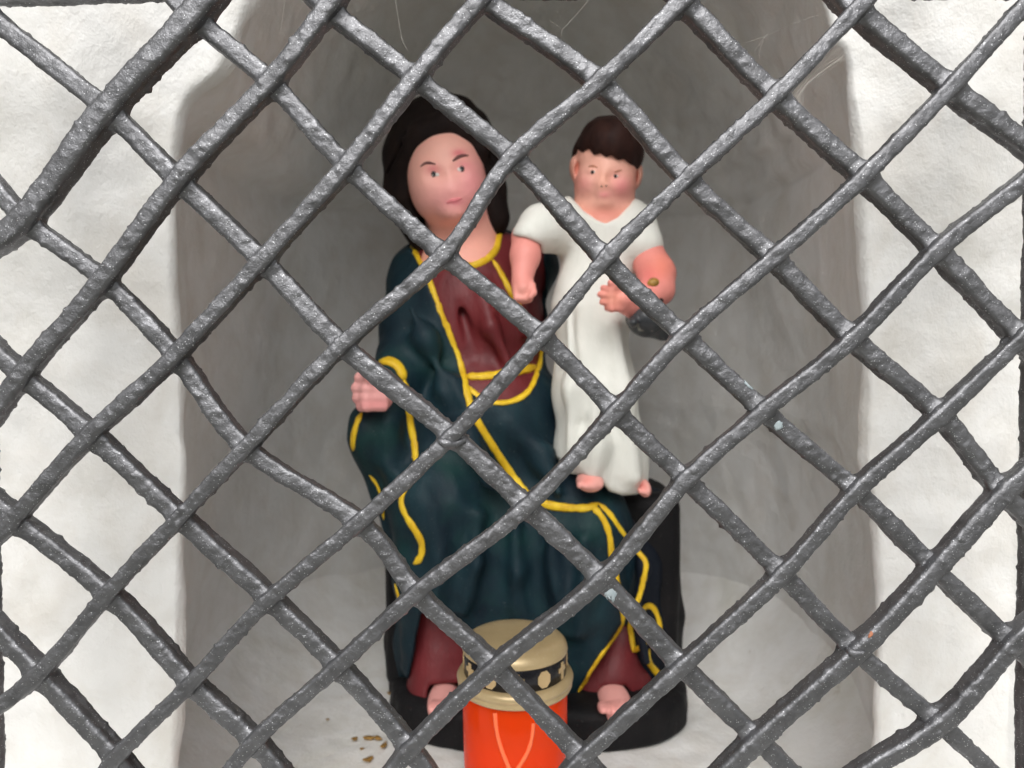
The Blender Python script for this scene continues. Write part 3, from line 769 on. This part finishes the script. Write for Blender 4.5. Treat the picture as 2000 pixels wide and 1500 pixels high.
for k in range(12):
    emblem('cross' if k % 2 == 0 else 'octagon', math.radians(2 + 30 * k))
rj = .0283
lathe('jar', [(.0276, z_top - .0245), (rj, z_top - .0265), (rj, z_top - .05), (rj - .0012, ZF + .012), (rj - .0018, ZF + .003), (rj - .0035, ZF + .0006), (.0001, ZF + .0006),
              (.0001, ZF + .0022), (rj - .005, ZF + .0022), (rj - .0030, ZF + .012), (rj - .0014, z_top - .05), (rj - .0014, z_top - .025)], M['jar'], candle)
lathe('wax', [(.0001, ZF + .003), (rj - .006, ZF + .003), (rj - .0042, ZF + .012), (rj - .0030, z_top - .048), (.018, z_top - .051), (.0001, z_top - .054)], M['wax'], candle)
def line_tube(name, pts, r, mat, parent):
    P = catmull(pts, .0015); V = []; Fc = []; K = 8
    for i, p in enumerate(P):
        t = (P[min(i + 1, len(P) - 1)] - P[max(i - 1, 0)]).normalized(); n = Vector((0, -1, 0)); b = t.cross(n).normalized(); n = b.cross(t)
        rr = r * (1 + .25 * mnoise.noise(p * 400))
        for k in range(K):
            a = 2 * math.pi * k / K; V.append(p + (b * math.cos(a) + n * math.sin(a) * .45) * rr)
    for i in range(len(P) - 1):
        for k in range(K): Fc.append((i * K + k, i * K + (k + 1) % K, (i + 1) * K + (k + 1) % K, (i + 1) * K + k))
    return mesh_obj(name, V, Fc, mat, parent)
def onjar(px, py):
    d = ray(px, py); best = None
    for k in range(400):
        Y = .345 + .0001 * k; p = CAM + d * (Y / d.y)
        if (p.x - cx) ** 2 + (p.y - CY) ** 2 < (rj + .0001) ** 2: return p
    return at(px, py, CY - rj)
line_tube('pale_line', [onjar(x, y) for x, y in ((967, 1392), (970, 1425), (977, 1455), (986, 1480), (994, 1500), (1000, 1515))], .0011, M['pale_line'], candle)  # two thin pale orange tubes meeting in a V on the jar front
line_tube('pale_line', [onjar(x, y) for x, y in ((1042, 1412), (1039, 1440), (1032, 1465), (1020, 1488), (1008, 1505), (1000, 1515))], .0010, M['pale_line'], candle)

# ------------------------------------------------------------------ iron grille
YG = .272
grille = empty('iron_grille', (0, YG, ZF - .02))
tag(grille, 'dark grey hand-forged iron lattice grille in front of the niche', 'grille')
RISE = [  # bars climbing to the right: points, half width (mm)
    ([(470, -75), (375, 40), (213, 214), (48, 432), (-60, 500)], 5.6),
    ([(700, -60), (640, 20), (530, 162), (350, 352), (205, 547), (48, 730), (-40, 850)], 4.3),
    ([(985, -55), (940, 0), (812, 152), (678, 326), (515, 507), (345, 693), (180, 848), (30, 1012), (-50, 1090)], 3.9),
    ([(1385, -60), (1330, 5), (1169, 162), (1000, 308), (866, 498), (672, 672), (482, 874), (353, 1008), (214, 1156), (80, 1314), (-40, 1410)], 3.8),
    ([(1740, -50), (1668, 25), (1512, 190), (1340, 350), (1182, 506), (1058, 656), (883, 850), (704, 1018), (528, 1168), (375, 1332), (230, 1476), (170, 1560)], 3.75),
    ([(2060, -50), (1995, 18), (1853, 174), (1685, 346), (1508, 505), (1335, 656), (1203, 802), (1027, 990), (815, 1156), (662, 1299), (498, 1446), (400, 1572)], 3.8),
    ([(2060, 300), (2000, 352), (1828, 490), (1662, 662), (1491, 802), (1341, 936), (1175, 1128), (967, 1299), (802, 1460), (715, 1572)], 3.9),
    ([(2060, 610), (1990, 662), (1834, 812), (1671, 957), (1526, 1119), (1331, 1300), (1138, 1478), (1060, 1560)], 3.8),
    ([(2060, 880), (1956, 962), (1824, 1111), (1671, 1270), (1478, 1441), (1350, 1570)], 4.6),
    ([(2060, 1180), (1974, 1255), (1832, 1409), (1690, 1500), (1600, 1570)], 4.6)]
FALL = [
    ([(-50, 1180), (0, 1228), (80, 1312), (229, 1475), (290, 1560)], 4.6),
    ([(-50, 940), (32, 1012), (214, 1157), (375, 1330), (498, 1444), (590, 1560)], 4.4),
    ([(-50, 640), (46, 731), (181, 847), (353, 1008), (528, 1168), (662, 1299), (801, 1458), (870, 1560)], 4.4),
    ([(-50, 310), (52, 430), (204, 547), (344, 693), (481, 873), (703, 1019), (815, 1156), (967, 1299), (1138, 1478), (1210, 1560)], 4.3),
    ([(-50, -10), (0, 45), (211, 215), (350, 352), (513, 509), (669, 673), (883, 850), (1028, 988), (1175, 1130), (1333, 1300), (1478, 1441), (1600, 1560)], 4.7),
    ([(310, -40), (375, 32), (530, 163), (678, 326), (864, 494), (1058, 656), (1203, 803), (1341, 938), (1526, 1119), (1671, 1270), (1832, 1409), (1990, 1560)], 4.4),
    ([(585, -40), (640, 18), (811, 153), (1000, 307), (1182, 507), (1335, 656), (1491, 803), (1671, 958), (1824, 1111), (1974, 1255), (2060, 1330)], 4.4),
    ([(890, -60), (945, 0), (1169, 162), (1339, 348), (1508, 505), (1662, 662), (1834, 812), (1955, 962), (2060, 1060)], 4.4),
    ([(1285, -50), (1335, 5), (1512, 190), (1685, 346), (1828, 491), (1990, 662), (2060, 730)], 4.4),
    ([(1610, -40), (1668, 22), (1853, 174), (2000, 285), (2060, 340)], 4.6)]
FRAME = [([(-60, -14), (150, -17), (400, -27), (800, -36), (1075, -26), (1500, -38), (1840, -26), (2070, -32)], 4.8, .006),
         ([(-40, -40), (-36, 500), (-24, 1100), (-13, 1595)], 4.5, .008),
         ([(2030, -40), (2022, 500), (2014, 1000), (2009, 1300), (2006, 1595)], 4.5, .008),
         ([(-40, 1568), (400, 1562), (1000, 1566), (1500, 1563), (2050, 1568)], 4.5, .006)]
bars = []; BARS = []
for pts, hwid in RISE: bars.append((pts, hwid, -.0017, 0))
for pts, hwid in FALL: bars.append((pts, hwid, .0021, 1))
for pts, hwid, off in FRAME: bars.append((pts, hwid, off, 2))
cls = []
for pts, hwid, off, kind in bars:
    sp = .0009
    P = catmull([at(x, y, YG + off + (.0012 * mnoise.noise(Vector((x * .004, y * .004, kind * 7))))) for x, y in pts], sp)
    sd_ = random.uniform(0, 50)
    P = [p + Vector((mnoise.noise(p * 28 + Vector((sd_, 0, 0))), mnoise.noise(p * 28 + Vector((0, sd_, 0))), mnoise.noise(p * 28 + Vector((0, 0, sd_))))) * .0003 for p in P]
    cls.append((P, hwid * .00073, kind, sd_))
# slender inner lines for fillets at the crossings
segs = [(np.array([tuple(p) for p in P]), hw_, kd) for P, hw_, kd, _ in cls]
for bi, (P, hw_, kd, sd_) in enumerate(cls):
    K = 28; n = len(P); C = np.array([tuple(p) for p in P])
    T = np.gradient(C, axis=0); T /= np.linalg.norm(T, axis=1, keepdims=True)
    Nf = np.tile(np.array([0, -1., 0]), (n, 1)); Nf -= T * (Nf * T).sum(1, keepdims=True); Nf /= np.linalg.norm(Nf, axis=1, keepdims=True)
    B = np.cross(T, Nf)
    ang = 2 * np.pi * np.arange(K) / K; ex = 6 if kd < 2 else 5
    rr = (np.abs(np.cos(ang)) ** ex + np.abs(np.sin(ang)) ** ex) ** (-1 / ex)
    tw = np.array([.16 * mnoise.noise(p * 14 + Vector((sd_, 3, 0))) for p in P])
    dirs = B[:, None, :] * np.cos(ang[None, :] + tw[:, None])[..., None] + Nf[:, None, :] * np.sin(ang[None, :] + tw[:, None])[..., None]
    R = hw_ * rr[None, :] * np.ones((n, 1)) * (1 + .16 * np.abs(np.sin(ang))[None, :])
    wv = np.array([1 + .10 * mnoise.noise(p * 60 + Vector((sd_, 0, 9))) for p in P])
    R = R * wv[:, None]
    V = C[:, None, :] + dirs * R[..., None]
    # hammered, thickly painted skin
    ns = np.empty((n, K))
    for i in range(n):
        for k in range(K):
            q = Vector(V[i, k]); ns[i, k] = .00030 * mnoise.noise(q * 150) + .00030 * mnoise.noise(q * 380) + .00016 * mnoise.noise(q * 850) + .0016 * max(0, mnoise.noise(q * 430 + Vector((7, 7, 7))) - .32)
    V = V + dirs * ns[..., None]
    # blend into the crossing bars like a forge weld filled with paint
    kf = .0040
    for bj, (C2, h2, kd2) in enumerate(segs):
        if bj == bi or (kd2 == kd): continue
        d0 = np.linalg.norm(C[:, None, :] - C2[None, ::4, :], axis=2).min(1)
        sel = np.where(d0 < .020)[0]
        if len(sel) == 0: continue
        Vs = V[sel].reshape(-1, 3)
        near = C2[np.linalg.norm(C2[:, None, :] - C[sel][None, ::4, :], axis=2).min(1) < .03]
        if len(near) == 0: continue
        D = np.linalg.norm(Vs[:, None, :] - near[None], axis=2).min(1) - h2 * 1.02
        D = np.maximum(D, -kf * .2)
        off = np.where(D < kf, kf / 3.4 * np.maximum(0, 1 - D / kf) ** 2, 0)
        V[sel] += dirs[sel] * off.reshape(len(sel), K)[..., None]
    faces = []
    for i in range(n - 1):
        for k in range(K): faces.append((i * K + k, (i + 1) * K + k, (i + 1) * K + (k + 1) % K, i * K + (k + 1) % K))
    faces.append(tuple(range(K))); faces.append(tuple((n - 1) * K + k for k in range(K))[::-1])
    ob_ = mesh_obj('bar' if kd < 2 else 'frame_bar', V.reshape(-1, 3), faces, M['iron'], grille)
    if bi in (4, 6, 7, 8, 14, 15, 16, 17): BARS.append(ob_); BV.append((BVHTree.FromPolygons([tuple(x) for x in V.reshape(-1, 3)], faces), ob_))
# chipped paint and weld beads on the bars
def chip(name, px, py, rx, ry, rot, mat):
    """irregular flake scar lying flat on the iron"""
    q = hit(px, py, BARS)
    if q is None: return
    par = q[2]; V = []; K = 18; ca, sa = math.cos(rot), math.sin(rot)
    for r, h_ in ((1.0, -.0001), (.92, .00022), (.45, .0003)):
        for k in range(K):
            a = 2 * math.pi * k / K; j = 1 + .6 * mnoise.noise(Vector((math.cos(a) * 1.7 + px, math.sin(a) * 1.7 + py, .3)))
            x, y = math.cos(a) * rx * r * j, math.sin(a) * ry * r * j
            g_ = hit(px + x * ca - y * sa, py + x * sa + y * ca, [par]) or q
            n = g_[1] if g_[1].dot(ray(px, py)) < 0 else -g_[1]
            V.append(g_[0] + n * h_)
    Fc = [(i * K + k, i * K + (k + 1) % K, (i + 1) * K + (k + 1) % K, (i + 1) * K + k) for i in range(2) for k in range(K)] + [tuple(2 * K + k for k in range(K))]
    mesh_obj(name, V, Fc, mat, par)
chip('paint_chip', 1191, 1165, 15, 11, -.7, M['patina']); chip('paint_chip', 1520, 832, 10, 8, -.7, M['patina'])
chip('paint_chip', 1462, 752, 12, 3, .75, M['patina']); chip('rust_spot', 1700, 1240, 8, 4, -.9, M['rust'])
strip('weld_bead', [(850, 856), (868, 866), (888, 868), (908, 858), (916, 848)], 9, M['iron'], grille, only=BARS, thick=.8, wob=.3)
strip('weld_bead', [(1652, 1266), (1668, 1278), (1690, 1272)], 7, M['iron'], grille, only=BARS, thick=.7, wob=.3)
# ------------------------------------------------------------------ small things: seeds on the floor, cobwebs
def seed(px, py, L, W, rot, label, on='floor'):
    d = ray(px, py)
    t = (ZF + .002 - CAM.z) / d.z if on == 'floor' else (YJ - .0035) / d.y
    p = CAM + d * t; bm = bmesh.new(); bmesh.ops.create_icosphere(bm, subdivisions=2, radius=1)
    for v_ in bm.verts:
        c = v_.co; k = 1 + .35 * mnoise.noise(c * 1.6 + Vector((px, py, 0)))
        v_.co = Vector((c.x * L * k, c.y * W * k * (1 - .45 * c.x), c.z * W * .45 * k + .3 * W * c.x * c.x))
    me = bpy.data.meshes.new('dry_seed'); bm.to_mesh(me); bm.free(); me.materials.append(M['seed'])
    me.polygons.foreach_set('use_smooth', [True] * len(me.polygons))
    o = bpy.data.objects.new('dry_seed', me); COL.objects.link(o); o.location = p; o.rotation_euler = (0 if on == 'floor' else math.pi / 2, .1, rot)
    tag(o, label, 'seed', 'dry seeds on the niche floor')
seed(511, 1336, .0032, .0022, .3, 'small dry seed alone on the floor left of the statue')
seed(404, 1403, .0045, .0020, .7, 'orange-brown dry seed husk near the left jamb')
seed(388, 1412, .0030, .0020, 0, 'small brown seed touching the husk near the left jamb')
seed(693, 1443, .0024, .0020, 1, 'leftmost small seed of the cluster beside the candle')
seed(722, 1441, .0042, .0022, .2, 'pale brown seed husk in the middle of the cluster left of the candle')
seed(739, 1442, .0030, .0020, -.5, 'tan seed between husk and dark seed in the cluster')
seed(750, 1455, .0050, .0018, 1.4, 'dark brown long seed at the right of the cluster')
seed(720, 1483, .0038, .0024, .9, 'round tan seed at the bottom of the cluster')
seed(707, 1462, .0018, .0010, .4, 'tiny crumb amid the seed cluster')
seed(745, 1286, .0030, .0020, .2, 'brown seed just left of the black throne')
seed(762, 1354, .0026, .0022, .5, 'yellowish seed against the left side of the base')
seed(678, 1216, .0022, .0012, .1, 'faint tiny crumb far back on the left floor')
seed(372, 1432, .0016, .0011, .9, 'tiny crumb in the corner by the left jamb')
seed(640, 1405, .0014, .0010, .2, 'tiny crumb on bare floor left of the seed cluster')
seed(1692, 1416, .0024, .0020, .1, 'tan seed on the floor by the right jamb')
seed(1664, 1498, .0028, .0018, .6, 'seed at the bottom edge right of the statue')
seed(1761, 42, .0022, .0016, .4, 'pale yellow flake stuck high on the right jamb', on='wall')
def web(strands, label):
    cu = bpy.data.curves.new('cobweb', 'CURVE'); cu.dimensions = '3D'; cu.bevel_depth = 1; cu.bevel_resolution = 1
    for pts, r in strands:
        P = catmull([at(*p) for p in pts], .004); s_ = cu.splines.new('POLY'); s_.points.add(len(P) - 1)
        for k, p in enumerate(P): s_.points[k].co = (*p, 1); s_.points[k].radius = r * .45
    cu.materials.append(M['web'])
    tmp = bpy.data.objects.new('tmp', cu); COL.objects.link(tmp)
    dg = bpy.context.evaluated_depsgraph_get(); me = bpy.data.meshes.new_from_object(tmp.evaluated_get(dg)); bpy.data.objects.remove(tmp)
    o = bpy.data.objects.new('cobweb', me); COL.objects.link(o); tag(o, label, 'cobweb', 'cobwebs on the grille')
y0 = YG - .001
web([([(556, 0, y0), (552, 35, y0), (546, 68, y0)], .00007), ([(548, 50, y0), (560, 80, y0)], .00005)], 'fine cobweb thread hanging at the top left between two bars')
web([([(772, 0, y0), (782, 60, y0), (785, 78, y0), (796, 98, y0)], .00008), ([(782, 72, y0), (793, 84, y0)], .00006)], 'short cobweb thread above the woman\'s head')
web([([(1150, 0, y0), (1120, 35, y0), (1098, 58, y0)], .00007), ([(1098, 58, y0), (1075, 40, y0)], .00005), ([(1098, 58, y0), (1096, 72, y0)], .00008)], 'forked cobweb thread between bars at the top centre')
st = [([(1450, 86, y0), (1495, 70, y0), (1560, 42, y0), (1610, 25, y0)], .00006), ([(1494, 71, y0), (1482, 105, y0), (1484, 118, y0)], .00006), ([(1493, 72, y0), (1470, 105, y0)], .00005)]
web(st, 'long fine cobweb thread left of the right jamb')
st = []
for k in range(16):
    a = random.uniform(-9, 9); b = random.uniform(-14, 14)
    st.append(([(1552 + a, 195 + b, y0), (1572 + a * .6, 165 + b * .4, y0 - .001), (1612 + a * 1.6, 128 + b, y0), (1648 + a, 104 + b * 1.2, y0)], random.choice((.00004, .00006, .00009))))
for k in range(6):
    st.append(([(1555 + k * 3, 180 + k * 2, y0), (1562 + k, 205, y0), (1566, 222, y0)], .00005))
web(st, 'tangled brown cobweb tuft beside the right jamb')
bpy.context.view_layer.update()
